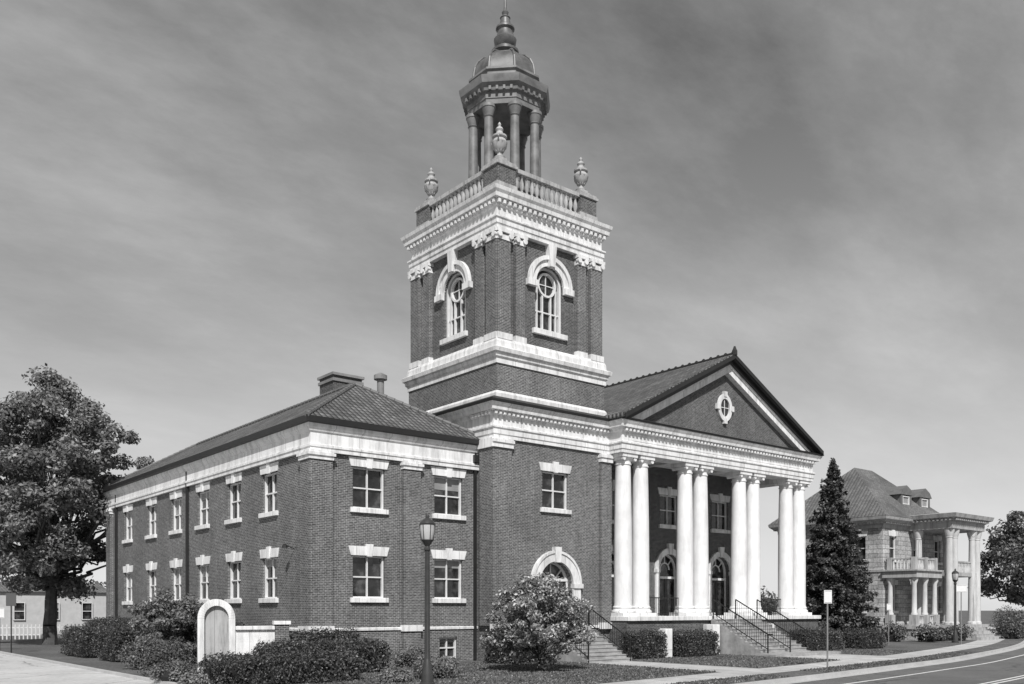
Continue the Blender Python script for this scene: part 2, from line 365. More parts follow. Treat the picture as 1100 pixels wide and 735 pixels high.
# --- tower lower block, belt, shaft
TS=(9.15,-.8,15.6,6.1)
def grow(r,o): return (r[0]-o,r[1]-o,r[2]+o,r[3]+o)
ST.ring(grow(TS,.32),[(0,11.8),(.05,11.8),(.07,12.1),(0,12.22)])
W.ring(grow(TS,.3),[(0,11.6),(0,13.7)])
ST.ring(TS,[(.3,13.5),(.36,13.5),(.36,13.72),(.44,13.8),(.46,13.95),(.56,14.0),(.6,14.18),(.46,14.26),(.38,14.28),(.36,14.55),(.28,14.72),(0,14.75)])
cx=(TS[0]+TS[2])/2; cy=(TS[1]+TS[3])/2
FS=FRONT(TS[1]); LS=LEFT(TS[0])
def tower_face(fr,u0,u1,uc):
    wall(W2,fr,u0,u1,14.6,20.0,[(uc-.9,uc+.9,15.65,18.85,'a')],.45)  # darker brick here paints shade between the pilasters into the wall colour
    q=0.0 if fr is FS else .004
    for k,(a,b_) in enumerate(((u0-.2,u0+.6),(u0+.92,u0+1.5),(u1-1.5,u1-.92),(u1-.6,u1+.2))):
        dd=(.26 if k in (0,3) else .22)-q
        W.fbox(fr,a+q,b_,14.7,19.5,-.02,dd); ST.fbox(fr,a-.05+q,b_+.05,14.68,14.98,-.02,dd+.07)
        ST.fbox(fr,a-.02+q,b_+.02,19.34,19.6,-.02,dd+.04); ST.fbox(fr,a-.09+q,b_+.09,19.66,19.83,-.02,dd+.12)
        for uu in (a+.06,b_-.06):
            ST.tube(fr(uu,19.55,dd-.05),fr(uu,19.55,dd+.13),.13,n=14)
    sp=17.95
    ST.arc(fr,uc,sp,.9,1.2,-.04,.1); ST.arc(fr,uc,sp,1.2,1.4,-.04,.2)
    ST.fbox(fr,uc-1.5,uc-.9,sp-.28,sp+.02,-.04,.22); ST.fbox(fr,uc+.9,uc+1.5,sp-.28,sp+.02,-.04,.22)
    ST.fprism(fr,[(uc-.15,18.8),(uc+.15,18.8),(uc+.26,19.85),(uc-.26,19.85)],0,.3)
    ST.fbox(fr,uc-1.1,uc+1.1,15.42,15.66,-.3,.16)
    d=-.3
    win.gl.fbox(fr,uc-.95,uc+.95,15.6,18.9,d-.04,d)
    f=win.fr
    f.fbox(fr,uc-.9,uc-.78,15.66,sp,d,d+.16); f.fbox(fr,uc+.78,uc+.9,15.66,sp,d,d+.16)
    f.arc(fr,uc,sp,.78,.9,d,d+.16); f.fbox(fr,uc-.78,uc+.78,15.66,15.8,d,d+.15)
    f.arc(fr,uc,sp+.05,.5,.6,d,d+.14,0,2*math.pi,28)
    for x in (-.27,.27): f.fbox(fr,uc+x-.04,uc+x+.04,15.8,sp-.42,d,d+.12)
    f.fbox(fr,uc-.78,uc+.78,16.6,16.66,d,d+.1)
    for x in (-.62,.62): f.fbox(fr,uc+x-.035,uc+x+.035,15.8,sp-.1,d,d+.11)
    f.fbox(fr,uc-.02,uc+.02,sp-.45,sp+.55,d,d+.05); f.fbox(fr,uc-.5,uc+.5,sp+.03,sp+.07,d,d+.052)
tower_face(FS,TS[0],TS[2],cx); tower_face(LS,TS[1],TS[3],cy)
for fr,a,b_ in ((RIGHT(TS[2]),TS[1],TS[3]),(BACK(TS[3]),TS[0],TS[2])):
    W2.poly([fr(a,14.6,0),fr(b_,14.6,0),fr(b_,20,0),fr(a,20,0)])
    for u in (a-.14,b_-.55): W.fbox(fr,u,u+.69,14.7,19.5,-.02,.139); ST.fbox(fr,u-.05,u+.74,19.4,19.82,-.02,.23)
ST.ring(TS,[(0,19.84),(.26,19.84),(.26,20.05),(.3,20.07),(.3,20.28),(.36,20.33),(.36,20.4),(.2,20.45),(.2,20.85),(.26,20.9),(.3,21.02),(.3,21.15),(.48,21.2),(.5,21.38),(.58,21.5),(.62,21.66),(.2,21.78)],True)
for fr,a,b_ in ((FS,TS[0],TS[2]),(LS,TS[1],TS[3])):
    n=int((b_-a+.4)/.3)
    for i in range(n+1):
        u=a-.2+i*(b_-a+.4)/n; ST.fbox(fr,u-.075,u+.075,20.98,21.14,.1,.43)
# balustrade
BL=MB(); BR=MB()
TP=TS
BL.ring(TP,[(.06,21.7),(.06,22.02),(0,22.05),(-.35,22.05),(-.35,21.7)])
pw=1.1
pc=[]
for px in (TP[0],TP[2]-pw):
    for py in (TP[1],TP[3]-pw):
        BR.box(px-.01,py-.01,22.02,px+pw+.01,py+pw+.01,23.0)
        BL.box(px-.09,py-.09,23.0,px+pw+.09,py+pw+.09,23.12); BL.box(px-.03,py-.03,23.12,px+pw+.03,py+pw+.03,23.24)
        BL.box(px-.05,py-.05,21.99,px+pw+.05,py+pw+.05,22.18)
        pc.append((px+pw/2,py+pw/2))
bprof=[(.09,22.05),(.09,22.12),(.055,22.18),(.115,22.4),(.1,22.55),(.05,22.78),(.08,22.86),(.09,22.93)]
for y in (TP[1]+.18,TP[3]-.18):
    BL.box(TP[0]+pw,y-.16,22.93,TP[2]-pw,y+.16,23.12)
    for i in range(13): BL.lathe(TP[0]+pw+.2+i*(TP[2]-TP[0]-2*pw-.4)/12,y,bprof,8)
for x in (TP[0]+.18,TP[2]-.18):
    BL.box(x-.16,TP[1]+pw,22.93,x+.16,TP[3]-pw,23.12)
    for i in range(14): BL.lathe(x,TP[1]+pw+.2+i*(TP[3]-TP[1]-2*pw-.4)/13,bprof,8)
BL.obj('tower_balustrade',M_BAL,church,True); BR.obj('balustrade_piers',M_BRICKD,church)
UR=MB()
for x,y in pc:
    UR.box(x-.34,y-.34,23.24,x+.34,y+.34,23.42); UR.box(x-.26,y-.26,23.42,x+.26,y+.26,23.56)
    UR.lathe(x,y,[(.26,23.56),(.28,23.62),(.13,23.72),(.11,23.84),(.2,23.9),(.34,24.08),(.38,24.32),(.3,24.46),(.26,24.5),(.36,24.56),(.36,24.64),(.2,24.7),(.15,24.85),(.2,24.95),(.14,25.05),(.06,25.1),(.09,25.2),(.02,25.32)],16)
    for i in range(10):
        a=i*math.pi/5; UR.tube((x+.18*math.cos(a),y+.18*math.sin(a),23.88),(x+.37*math.cos(a),y+.37*math.sin(a),24.3),.035,.045,5)
    for a in (math.pi/4,5*math.pi/4):
        UR.tube((x+.3*math.cos(a),y+.3*math.sin(a),24.2),(x+.5*math.cos(a),y+.5*math.sin(a),24.42),.035,n=6); UR.tube((x+.5*math.cos(a),y+.5*math.sin(a),24.42),(x+.34*math.cos(a),y+.34*math.sin(a),24.62),.035,n=6)
UR.obj('roof_urns',M_BAL,church,True)
# cupola
CU=MB(); rot=math.pi/8; dz=-.55
CU.lathe(cx,cy,[(2.3,21.9),(2.3,22.7),(2.1,22.8),(2.1,23.0),(2.2,23.05),(2.2,23.15),(1.9,23.2)],8,rot)
for i in range(8):
    a=rot+i*math.pi/4; x=cx+1.72*math.cos(a); y=cy+1.72*math.sin(a)
    CU.lathe(x,y,[(.34,23.15),(.34,23.4),(.27,23.47),(.3,23.55),(.26,23.6),(.23,26.8),(.28,26.87),(.24,26.91),(.32,27.15),(.35,27.27),(.38,27.29),(.38,27.43)],14)
CU.lathe(cx,cy,[(.7,23.1),(.7,24.1),(.2,24.3)],8,rot)
CU.lathe(cx,cy,[(p,q+dz) for p,q in [(1.3,27.95),(1.98,27.96),(2.0,28.2),(2.04,28.22),(2.04,28.5),(2.18,28.55),(2.22,28.7),(2.4,28.85),(2.46,29.05),(2.48,29.2),(1.95,29.36),(1.85,29.38),(1.85,29.7),(1.96,29.75),(1.96,29.85),(1.7,29.92)]],8,rot)
for i in range(8):
    for k in (-1.5,-.5,.5,1.5):
        a=(i+.5)*math.pi/4+rot; nx,ny=math.cos(a),math.sin(a)
        c0=Vector((cx+nx*2.0-ny*k*.36,cy+ny*2.0+nx*k*.36,28.62+dz)); u=Vector((nx,ny,0))*.14; v=Vector((-ny,nx,0))*.06; w=Vector((0,0,.09))
        CU.hexa([c0-u-v-w,c0+u-v-w,c0+u+v-w,c0-u+v-w,c0-u-v+w,c0+u-v+w,c0+u+v+w,c0-u+v+w])
CU.obj('cupola_colonnade',M_CUP,church,True)
DM=MB(); dz=-.72
prd=[(1.7,30.05),(1.7,30.15),(1.66,30.4),(1.6,30.7),(1.44,31.0),(1.16,31.25),(.8,31.42),(.5,31.5)]
DM.lathe(cx,cy,[(p,q+dz) for p,q in prd],8,rot)
for i in range(8):
    a=rot+i*math.pi/4; pr=[(1.72,30.1),(1.68,30.42),(1.62,30.72),(1.46,31.02),(1.18,31.27),(.7,31.46)]
    for (r0,z0),(r1,z1) in zip(pr[:-1],pr[1:]):
        DM.tube((cx+r0*math.cos(a),cy+r0*math.sin(a),z0+dz),(cx+r1*math.cos(a),cy+r1*math.sin(a),z1+dz),.06,n=6)
DM.lathe(cx,cy,[(p,q+dz) for p,q in [(.55,31.4),(.55,31.6),(.72,31.68),(.72,31.8),(.5,31.86),(.45,32.0),(.56,32.15),(.6,32.4),(.5,32.5),(.46,32.58),(.4,32.85),(.5,32.95),(.48,33.05),(.3,33.2),(.24,33.5),(.28,33.55),(.13,33.7),(.18,33.85),(.09,34.0),(.07,34.2),(.03,37.2)]],16)
DM.obj('cupola_dome_and_finial',M_DOME,church,True)

# --- nave + portico
PX0,PX1=16.05,32.9; PCX=24.45; PY=-2.2; NY=2.0
FN=FRONT(NY); ops=[]
for c in (19.75,24.45,29.3):
    ops.append((c-.8,c+.8,7.05,8.85)); win.sash(FN,c-.8,c+.8,7.05,8.85,blind=0)
    ops.append((c-.95,c+.95,1.66,5.35,'a')); arch_door(FN,c,1.66,4.4,.95)
    ST.arc(FN,c,4.4,.95,1.28,-.05,.12); ST.fbox(FN,c-1.25,c-.95,1.66,4.22,-.05,.12); ST.fbox(FN,c+.95,c+1.25,1.66,4.22,-.05,.12)
    ST.fbox(FN,c-1.32,c-.93,4.2,4.42,-.05,.17); ST.fbox(FN,c+.93,c+1.32,4.2,4.42,-.05,.17)
    ST.fprism(FN,[(c-.13,5.3),(c+.13,5.3),(c+.22,5.95),(c-.22,5.95)],0,.2)
wall(W2,FN,PX0,PX1,1.0,10.6,ops,.5)
W.poly([(PX1,NY,-.5),(PX1,29,-.5),(PX1,29,11.4),(PX1,NY,11.4)]); W.poly([(PX0,29,-.5),(PX1,29,-.5),(PX1,29,11.4),(PX0,29,11.4)])
W.poly([(PX0,6,9),(PX0,29,9),(PX0,29,11.6),(PX0,6,11.6)])
W.poly([(WX,28,-.5),(PX0,28,-.5),(PX0,28,9.6),(WX,28,9.6)]); DK.poly([(WX,6.4,9.6),(PX0,6.4,9.6),(PX0,28,9.6),(WX,28,9.6)])
for fr,a,b_ in ((FN,PX0+.05,PX0+.95),(FN,PX1-.95,PX1+.1)): W.fbox(fr,a,b_,1.7,9.6,-.02,.12); ST.fbox(fr,a-.05,b_+.05,9.55,9.95,-.02,.2)
PE=(PX0,PY,PX1,28.9)
ST.ring(PE,[(o,z+.013) for o,z in ENT])
ST.box(PX0+.02,PY+.01,9.97,PX1-.01,-1.2,11.3); ST.box(PX1-1.0,-1.2,9.972,PX1-.01,NY-.01,11.3); ST.box(PX0+.03,-1.2,9.974,PX0+.9,NY-.01,11.3)
ST.box(PX0+.1,-1.3,10.45,PX1-.1,NY+.02,10.6)
for x in (19.75,24.45,29.3): ST.box(x-2.2,-1.19,10.3,x-2.0,NY-.01,10.46)
FP=FRONT(PY)
for i in range(int((PX1-PX0+.1)/.28)+1):
    u=PX0-.02+i*.28; ST.fbox(FP,u,u+.14,11.035,11.165,.05,.32)
for x0,x1 in ((16.7,21.3),(21.6,27.2),(27.5,32.3)):
    for v in (10.62,10.95): ST.fbox(FP,x0,x1,v,v+.03,.05,.1)
DK.ring((PX0,PY,PX1,-1.5),[(.1,11.545),(.55,11.555),(.57,11.62),(.05,11.8)],True)
# pediment
hw=8.8; zE=11.66; zA=16.12
def rake(mb,off0,off1,y0,y1):
    for sx in (-1,1):
        e0=(PCX+sx*hw)
        mb.prism([(e0,y0,zE+off0),(PCX,y0,zA+off0),(PCX,y0,zA+off1),(e0,y0,zE+off1)],(0,y1-y0,0))
NR=MB(); rake(NR,-.02,.2,-2.8,29.2)
NR.obj('nave_roof',M_TILE,church)
DE=MB(); rake(DE,-.08,.15,-2.87,-2.79); rake(DE,-.12,-.021,-2.82,-2.1)
DE.tube((PCX,-2.8,zA+.17),(PCX,29,zA+.17),.12)
for i in range(60):
    y=-2.7+i*.52
    DE.lathe(PCX,y,[(.12,zA+.1),(.13,zA+.25),(.07,zA+.33),(.02,zA+.36)],8)
DE.lathe(PCX,-2.8,[(.15,zA+.1),(.15,zA+.35),(.1,zA+.45),(.05,zA+.6)],8)
DE.obj('roof_edge_and_ridge',M_DARK,church)
RW=MB()
def rake2(mb,a,b_,y0,y1):
    sl=(zA-zE)/hw; zc=11.68
    for sx in (-1,1):
        xa=(zA-a-zc)/sl; xb=(zA-b_-zc)/sl
        mb.prism([(PCX+sx*xa,y0,zc),(PCX,y0,zA-a),(PCX,y0,zA-b_),(PCX+sx*xb,y0,zc)],(0,y1-y0,0))
DS=MB(); rake2(DS,.12,.32,-2.6,-2.0); DS.obj('raking_soffit',M_DARK,church)
rake2(RW,.32,.8,-2.38,-2.0); rake2(RW,.32,.45,-2.46,-2.37)
RW.obj('raking_cornice',M_STONE,church)
TY=MB(); TY.prism([(PCX-hw+.5,-2.05,11.66),(PCX+hw-.5,-2.05,11.66),(PCX,-2.05,zA-.2)],(0,.6,0))
TY.poly([(PCX-hw+.5,29,11.3),(PCX+hw-.5,29,11.3),(PCX,29,zA-.1)])
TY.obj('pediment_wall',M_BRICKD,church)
FY=FRONT(-2.05)
ST.arc(FY,PCX,13.4,.4,.62,0,.12,0,2*math.pi,28,1.25)
for a in (0,.5,1,1.5):
    c_,s_=math.cos(a*math.pi),math.sin(a*math.pi); u=PCX+.62*c_; v=13.4+.76*s_
    ST.fbox(FY,u-.13,u+.13,v-.15,v+.15,0,.16)
win.gl.arc(FY,PCX,13.4,.0,.4,0,.03,0,2*math.pi,20,1.25)
win.fr.fbox(FY,PCX-.02,PCX+.02,12.95,13.85,.03,.06); win.fr.fbox(FY,PCX-.36,PCX+.36,13.38,13.42,.03,.061)
# columns
CO=MB(); PL=MB()
for c in (17.3,22.15,26.95,31.6):
    for s_ in (-.65,.65):
        x=c+s_; y=-1.7
        CO.lathe(x,y,[(.58,1.82),(.6,1.88),(.58,1.96),(.52,2.0),(.5,2.04),(.53,2.08),(.53,2.14),(.48,2.18),(.462,2.3),(.465,4.5),(.45,6.5),(.415,8.5),(.39,9.4),(.43,9.42),(.43,9.48),(.395,9.5),(.4,9.62),(.5,9.72),(.53,9.78)],32)
        PL.box(x-.6,y-.6,1.655,x+.6,y+.6,1.83); PL.box(x-.54,y-.54,9.78,x+.54,y+.54,9.968)
        for sx in (-1,1): PL.tube((x+sx*.4,y-.5,9.7),(x+sx*.4,y+.5,9.7),.1,n=14)
CO.obj('portico_columns',M_COL,church,True); PL.obj('column_plinths_and_capitals',M_COL,church)
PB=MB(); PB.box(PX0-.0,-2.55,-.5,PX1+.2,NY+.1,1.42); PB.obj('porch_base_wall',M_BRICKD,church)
PF=MB(); PF.box(PX0-.05,-2.7,1.425,PX1+.35,NY-.002,1.65); PF.obj('porch_floor',M_STONE,church,bevel=.015)
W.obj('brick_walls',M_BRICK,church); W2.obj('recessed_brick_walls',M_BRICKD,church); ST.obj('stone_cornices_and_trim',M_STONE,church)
DK.obj('gutters_and_flashing',M_DARK,church); R.obj('wing_roof',M_TILE,church); RD.obj('roof_hip_tiles',M_SHING,church)
DOOR.obj('doors',M_DOOR,church); win.emit(church)
# stairs
SX0,SX1=22.5,26.7
S=MB(); n=12; h=(1.65-GZ)/n
for i in range(1,n):
    S.box(SX0,-2.7-.32*i,GZ-.1,SX1,-2.7-.32*(i-1)+.001*i,1.65-h*i)
    S.box(SX0-.01,-2.7-.32*i-.03,1.65-h*i-.04,SX1+.01,-2.7-.32*i+.02,1.65-h*i+.003)
S.box(SX0-.9,-2.7-.32*n-.9,GZ-.1,SX1+.9,-2.7-.32*(n-1)+.01,GZ+.14)
S.obj('main_stairs',M_STEP,church)
S=MB(); n2=10; h2=(1.2-GZ)/n2
S.box(tx-1.5,-2.3,GZ-.1,tx+1.5,-1.29,1.2)
for i in range(1,n2):
    S.box(tx-1.45,-2.3-.3*i,GZ-.1,tx+1.45,-2.3-.3*(i-1)+.001*i,1.2-h2*i)
    S.box(tx-1.46,-2.3-.3*i-.03,1.2-h2*i-.04,tx+1.46,-2.3-.3*i+.02,1.2-h2*i+.003)
S.obj('side_stairs',M_STEP,church)
I=MB()
def stair_rail(x,y0,z0,y1,z1):
    H=.92
    I.tube((x,y0,z0+H),(x,y1,z1+H),.035); I.tube((x,y0,z0+.15),(x,y1,z1+.15),.025)
    L=abs(y1-y0); k=max(2,int(L/.14))
    for i in range(k+1):
        t=i/k; y=y0+(y1-y0)*t; z=z0+(z1-z0)*t
        I.tube((x,y,z+(.15 if 0<i<k else -.15)),(x,y,z+H),.012 if 0<i<k else .04,n=5)
    I.tube((x,y1,z1+H),(x,y1-.3,z1+H),.035)
for x in (SX0+.12,(SX0+SX1)/2,SX1-.12): stair_rail(x,-2.75,1.65,-2.75-.32*11,GZ+.2)
for x in (tx-1.35,tx+1.35): stair_rail(x,-2.25,1.2,-5.0,GZ+.1); stair_rail(x,-1.4,1.2,-2.2,1.2)
def hrail(x0,x1,y,z):
    I.tube((x0,y,z+.98),(x1,y,z+.98),.03); I.tube((x0,y,z+.12),(x1,y,z+.12),.022)
    k=int((x1-x0)/.12)
    for i in range(k+1):
        x=x0+(x1-x0)*i/k; I.tube((x,y,z),(x,y,z+.98),.014,n=5)
hrail(18.55,20.9,-1.75,1.65); hrail(28.2,30.35,-1.75,1.65)
I.obj('iron_railings',M_IRON,church)

# ================================================================ NEIGHBOUR MANSION
man=empty('stone_mansion')
MW=MB(); MT=MB(); mw=Win(); HX0,HX1,HY0,HY1=51.0,61.5,3,12.5
for fr,a,b_,cs in ((FRONT(HY0),HX0,HX1,(52.6,56.3,60)),(LEFT(HX0),HY0,HY1,(5,7.8,10.6))):
    ops=[]
    for c in cs:
        for v0,v1 in ((1.9,4.0),(6.0,7.9)):
            ops.append((c-.55,c+.55,v0,v1)); mw.sash(fr,c-.55,c+.55,v0,v1,mull=False)
    wall(MW,fr,a,b_,-.5,9.3,ops)
MW.poly([(HX1,HY0,-.5),(HX1,HY1,-.5),(HX1,HY1,9.3),(HX1,HY0,9.3)]); MW.poly([(HX0,HY1,-.5),(HX1,HY1,-.5),(HX1,HY1,9.3),(HX0,HY1,9.3)])
HR=(HX0,HY0,HX1,HY1)
MT.ring(HR,[(0,.7),(.1,.7),(.1,.9),(0,1)]); MT.ring(HR,[(0,5.0),(.08,5.0),(.1,5.2),(0,5.25)])
MT.ring(HR,[(0,8.5),(.1,8.5),(.12,8.8),(.4,8.95),(.65,9.15),(.7,9.35),(.6,9.4)])
for i in range(34):
    u=HY0-.2+i*.3; MT.fbox(LEFT(HX0),u,u+.15,8.84,8.98,.05,.42)
    if i<33: u=HX0-.2+i*.33; MT.fbox(FRONT(HY0),u,u+.15,8.84,8.98,.05,.42)
MR=MB(); e=.7; z=9.38; A=(HX0-e,HY0-e,z);B=(HX1+e,HY0-e,z);C=(HX1+e,HY1+e,z);D=(HX0-e,HY1+e,z);E=(54.9,7.7,14.2);F=(57.8,7.7,14.2)
MR.poly([A,B,F,E]);MR.poly([B,C,F]);MR.poly([C,D,E,F]);MR.poly([D,A,E]);MR.poly([A,B,C,D])
MD=MB(); dw=Win()
for dx in (56.4,59.6):
    fr=FRONT(4.0)
    MD.box(dx-.85,4.02,9.9,dx+.85,7.0,11.6); MD.fprism(fr,[(dx-1.1,11.6),(dx+1.1,11.6),(dx+.75,12.05),(dx,12.4),(dx-.75,12.05)],-3.4,.2)
    MD.fbox(fr,dx-.85,dx-.6,9.9,11.58,.0,.15); MD.fbox(fr,dx+.6,dx+.85,9.9,11.58,.0,.15)
    dw.sash(FRONT(3.75),dx-.55,dx+.55,10.2,11.5,mull=False,lintel=False)
MD.obj('dormers',M_SHING,man); dw.emit(man,'dormer_')
MP=MB(); MC=MB()
PXa,PXb,PYa=55.0,60.6,-.6
MP.ring((PXa,PYa,PXb,3.2),[(0,8.45),(.05,8.45),(.05,9.0),(.15,9.05),(.2,9.2),(.5,9.3),(.6,9.6),(0,9.7)],True)
for i in range(18): MP.fbox(FRONT(PYa),PXa-.1+i*.33,PXa+.05+i*.33,9.07,9.19,.05,.4)
for i in range(11): MP.fbox(LEFT(PXa),PYa-.1+i*.33,PYa+.05+i*.33,9.07,9.19,.05,.4)
MP.box(PXa+.02,PYa+.02,8.46,PXb-.02,3.1,9.0); MP.box(PXa-.3,PYa-.3,.55,PXb+.3,2.99,.8)
MP.box(PXa+.3,PYa+.3,4.7,PXb-.3,2.98,5.0)
for x,y in ((PXa+.4,PYa+.4),(PXa+1.25,PYa+.4),(PXb-1.25,PYa+.4),(PXb-.4,PYa+.4),(PXa+.4,2.3),(PXb-.4,2.3)):
    MC.lathe(x,y,[(.38,.8),(.38,.95),(.31,1.05),(.31,1.1),(.29,4),(.24,7.7),(.28,7.75),(.26,7.8),(.38,8.2),(.4,8.44)],18)
VX0,VX1,VY0=51.0,54.9,.3
MP.box(VX0-.1,VY0-.1,.5,VX1+.2,2.98,.78); MP.box(VX0-.15,VY0-.15,4.5,VX1,2.97,5.0); MP.box(VX0-.3,VY0-.3,5.0,VX1,2.96,5.12)
for x,y in ((VX0+.25,VY0+.25),(VX0+.25,2.5),(VX0+1.9,VY0+.25),(VX1-.4,VY0+.25)):
    MP.box(x-.28,y-.28,.78,x+.28,y+.28,1.6)
    MC.lathe(x,y,[(.26,1.6),(.26,1.7),(.2,1.8),(.18,4.0),(.28,4.3),(.28,4.5)],14)
    MP.box(x-.18,y-.18,5.12,x+.18,y+.18,6.1)
def balrow(x0,y0,x1,y1,z,h=.8):
    L=math.hypot(x1-x0,y1-y0); k=int(L/.25)
    for i in range(k+1):
        t=i/k; MC.lathe(x0+(x1-x0)*t,y0+(y1-y0)*t,[(.06,z),(.09,z+h*.35),(.04,z+h*.8),(.06,z+h)],6)
    a,b_=min(x0,x1),max(x0,x1);c_,d_=min(y0,y1),max(y0,y1)
    MP.box(a-.08,c_-.08,z+h,b_+.08,d_+.08,z+h+.12)
balrow(VX0+.25,VY0+.25,VX1-.3,VY0+.25,5.12); balrow(VX0+.252,VY0+.5,VX0+.252,2.8,5.121)
balrow(VX0+.25,VY0+.252,VX1-.3,VY0+.252,.78,.7); balrow(PXa+.4,PYa+.42,PXb-.4,PYa+.42,5.0)
for i in range(4): MP.box(56.2,PYa-.3-.35*(i+1),-.5,59.4,PYa-.3-.35*i,.55-.24*i)
MW.box(PXa-.2,PYa-.2,-.5,PXb+.2,2.95,.54); MW.box(VX0,VY0,-.5,VX1,2.95,.49)
MW.obj('stone_walls',M_HSTONE,man); MT.obj('belt_courses_and_cornice',M_BAL,man); MR.obj('hip_roof',M_HROOF,man)
MP.obj('porch_and_entablature',M_BAL,man); MC.obj('porch_columns',stone_mat('mansion_column_stone',.58,stain=.7),man,True); mw.emit(man)

# left background house
hs=empty('white_house'); a=MB(); a.box(-4,62,-.5,9,71,3.7); a.obj('siding_walls',plain('siding',.45,.7,.1,2),hs)
a=MB(); a.prism([(-4.3,61.7,3.7),(-4.3,71.3,3.7),(-4.3,66.5,4.7)],(13.6,0,0)); a.obj('low_roof',M_HROOF,hs)
hw_=Win()
for c in (-2,1,4,7): hw_.sash(FRONT(61.72),c-.5,c+.5,1.0,2.7,mull=False,lintel=False)
for c in (64,68): hw_.sash(LEFT(-4.28),c-.5,c+.5,1.0,2.7,mull=False,lintel=False)
hw_.emit(hs)
fn=empty('picket_fence'); a=MB()
for i in range(70):
    x=-14+i*.3; a.box(x,48,GZ,x+.09,48.03,GZ+1.2)
a.box(-14,48.04,GZ+.3,7,48.08,GZ+.4); a.box(-14,48.04,GZ+.9,7,48.08,GZ+1.0); a.obj('pickets_and_rails',M_WHITE,fn)

# ================================================================ GROUND, ROAD
def sheet(name,pts,z,mat):
    mb=MB(); mb.poly([(x,y,z) for x,y in pts]); return mb.obj(name,mat)
sheet('ground',[(-2500,-2500),(2500,-2500),(2500,2500),(-2500,2500)],-.56,M_GRASS)
ctrl=[(-120,-26),(-60,-22.5),(-20,-19.6),(6.74,-16.3),(20,-14.5),(31.7,-12.4),(54.3,-6.2),(90,8),(140,33),(260,95)]
path=[]
for i in range(1,len(ctrl)-2):
    p0,p1,p2,p3=[np.array(c,float) for c in ctrl[i-1:i+3]]
    for k in range(10):
        t=k/10; path.append(.5*((2*p1)+(-p0+p2)*t+(2*p0-5*p1+4*p2-p3)*t*t+(-p0+3*p1-3*p2+p3)*t**3))
path.append(np.array(ctrl[-2],float)); path=np.array(path)
tan=np.gradient(path,axis=0); tan/=np.linalg.norm(tan,axis=1)[:,None]; nor=np.stack([-tan[:,1],tan[:,0]],1)
def strip(name,o0,o1,z,mat,box=None):
    P=path+nor*o0; Q=path+nor*o1; mb=MB(); N=len(path)
    for i in range(N-1):
        if box is None: mb.poly([(*P[i],z),(*P[i+1],z),(*Q[i+1],z),(*Q[i],z)])
        else: mb.hexa([(*P[i],box),(*P[i+1],box),(*Q[i+1],box),(*Q[i],box),(*P[i],z),(*P[i+1],z),(*Q[i+1],z),(*Q[i],z)])
    return mb.obj(name,mat)
strip('road',0.01,-10.5,-.53,M_ASPH)
strip('road_markings',-1.75,-1.88,-.526,M_LINE)
strip('centre_line_markings',-5.1,-5.22,-.526,M_LINE); strip('centre_line_markings',-5.38,-5.5,-.526,M_LINE)
strip('kerb',0,.17,GZ+.005,M_CONC,box=-.6); strip('kerb',-10.5,-10.67,GZ+.005,M_CONC,box=-.6)
strip('gutter',.0,-.45,-.522,M_CONC)
mb=MB(); P=path+nor*.165
pts=[(*p,GZ) for p in P]+[(900,700,GZ),(900,1500,GZ),(-900,1500,GZ),(-900,-24,GZ)]
mb.poly(pts); mb.obj('lawn',M_GRASS)
def slab_mat():
    m,nt,b,o=new_mat('pavement_concrete'); co=objco(nt)
    br=nt.nodes.new('ShaderNodeTexBrick'); nt.links.new(co,br.inputs['Vector']); br.offset=0; br.inputs['Scale'].default_value=1
    br.inputs['Brick Width'].default_value=1.5; br.inputs['Row Height'].default_value=50; br.inputs['Mortar Size'].default_value=.02
    br.inputs['Color1'].default_value=g(.5); br.inputs['Color2'].default_value=g(.4); br.inputs['Mortar'].default_value=g(.15)
    nt.links.new(mul(nt,br.outputs['Color'],ramp(nt,noise(nt,co,1.5,6),[(0.3,.8),(0.7,1.15)])),b.inputs['Base Color']); b.inputs['Roughness'].default_value=.9
    return m
M_PAVE=slab_mat()
strip('pavement',1.6,3.3,GZ+.006,M_PAVE)
sheet('entrance_path',[(22.0,-11.2),(27.4,-10.0),(27.2,-6.0),(22.2,-6.0)],GZ+.004,M_PAVE)
sheet('side_path',[(10.9,-12.8),(13.8,-12.4),(13.8,-5.0),(10.9,-5.0)],GZ+.004,M_PAVE)
sheet('parking_lot',[(-45,-17),(-7.6,-14),(-7.6,46),(-45,46)],GZ+.004,M_CONCL)
mb=MB(); mb.box(-7.6,-14,-.6,-7.42,46,GZ+.1); mb.obj('lot_kerb',M_CONC)
mb=MB()
for i in range(9): mb.poly([(-13,4+i*3,GZ+.008),(-8.2,4+i*3,GZ+.008),(-8.2,4.12+i*3,GZ+.008),(-13,4.12+i*3,GZ+.008)])
mb.obj('parking_markings',M_LINE)

# ================================================================ FOLIAGE
def leaves(name,C,N,size,mat,parent=None,asp=.55):
    n=len(C); rnd=rng.normal(size=(n,3))
    t=np.cross(N,rnd); t/=np.linalg.norm(t,axis=1)[:,None]+1e-9
    b=np.cross(N,t); b/=np.linalg.norm(b,axis=1)[:,None]+1e-9
    s=(size*(.6+.8*rng.random(n)))[:,None]
    V=np.stack([C+t*s*.5,C+b*s*.5*asp,C-t*s*.5,C-b*s*.5*asp],1).reshape(-1,3)
    me=bpy.data.meshes.new(name); me.vertices.add(4*n); me.vertices.foreach_set('co',V.astype(np.float32).ravel())
    me.loops.add(4*n); me.loops.foreach_set('vertex_index',np.arange(4*n,dtype=np.int32))
    me.polygons.add(n); me.polygons.foreach_set('loop_start',np.arange(0,4*n,4,dtype=np.int32))
    me.update(calc_edges=True); me.validate(); me.materials.append(mat)
    ob=bpy.data.objects.new(name,me); scene.collection.objects.link(ob); ob.parent=parent; return ob
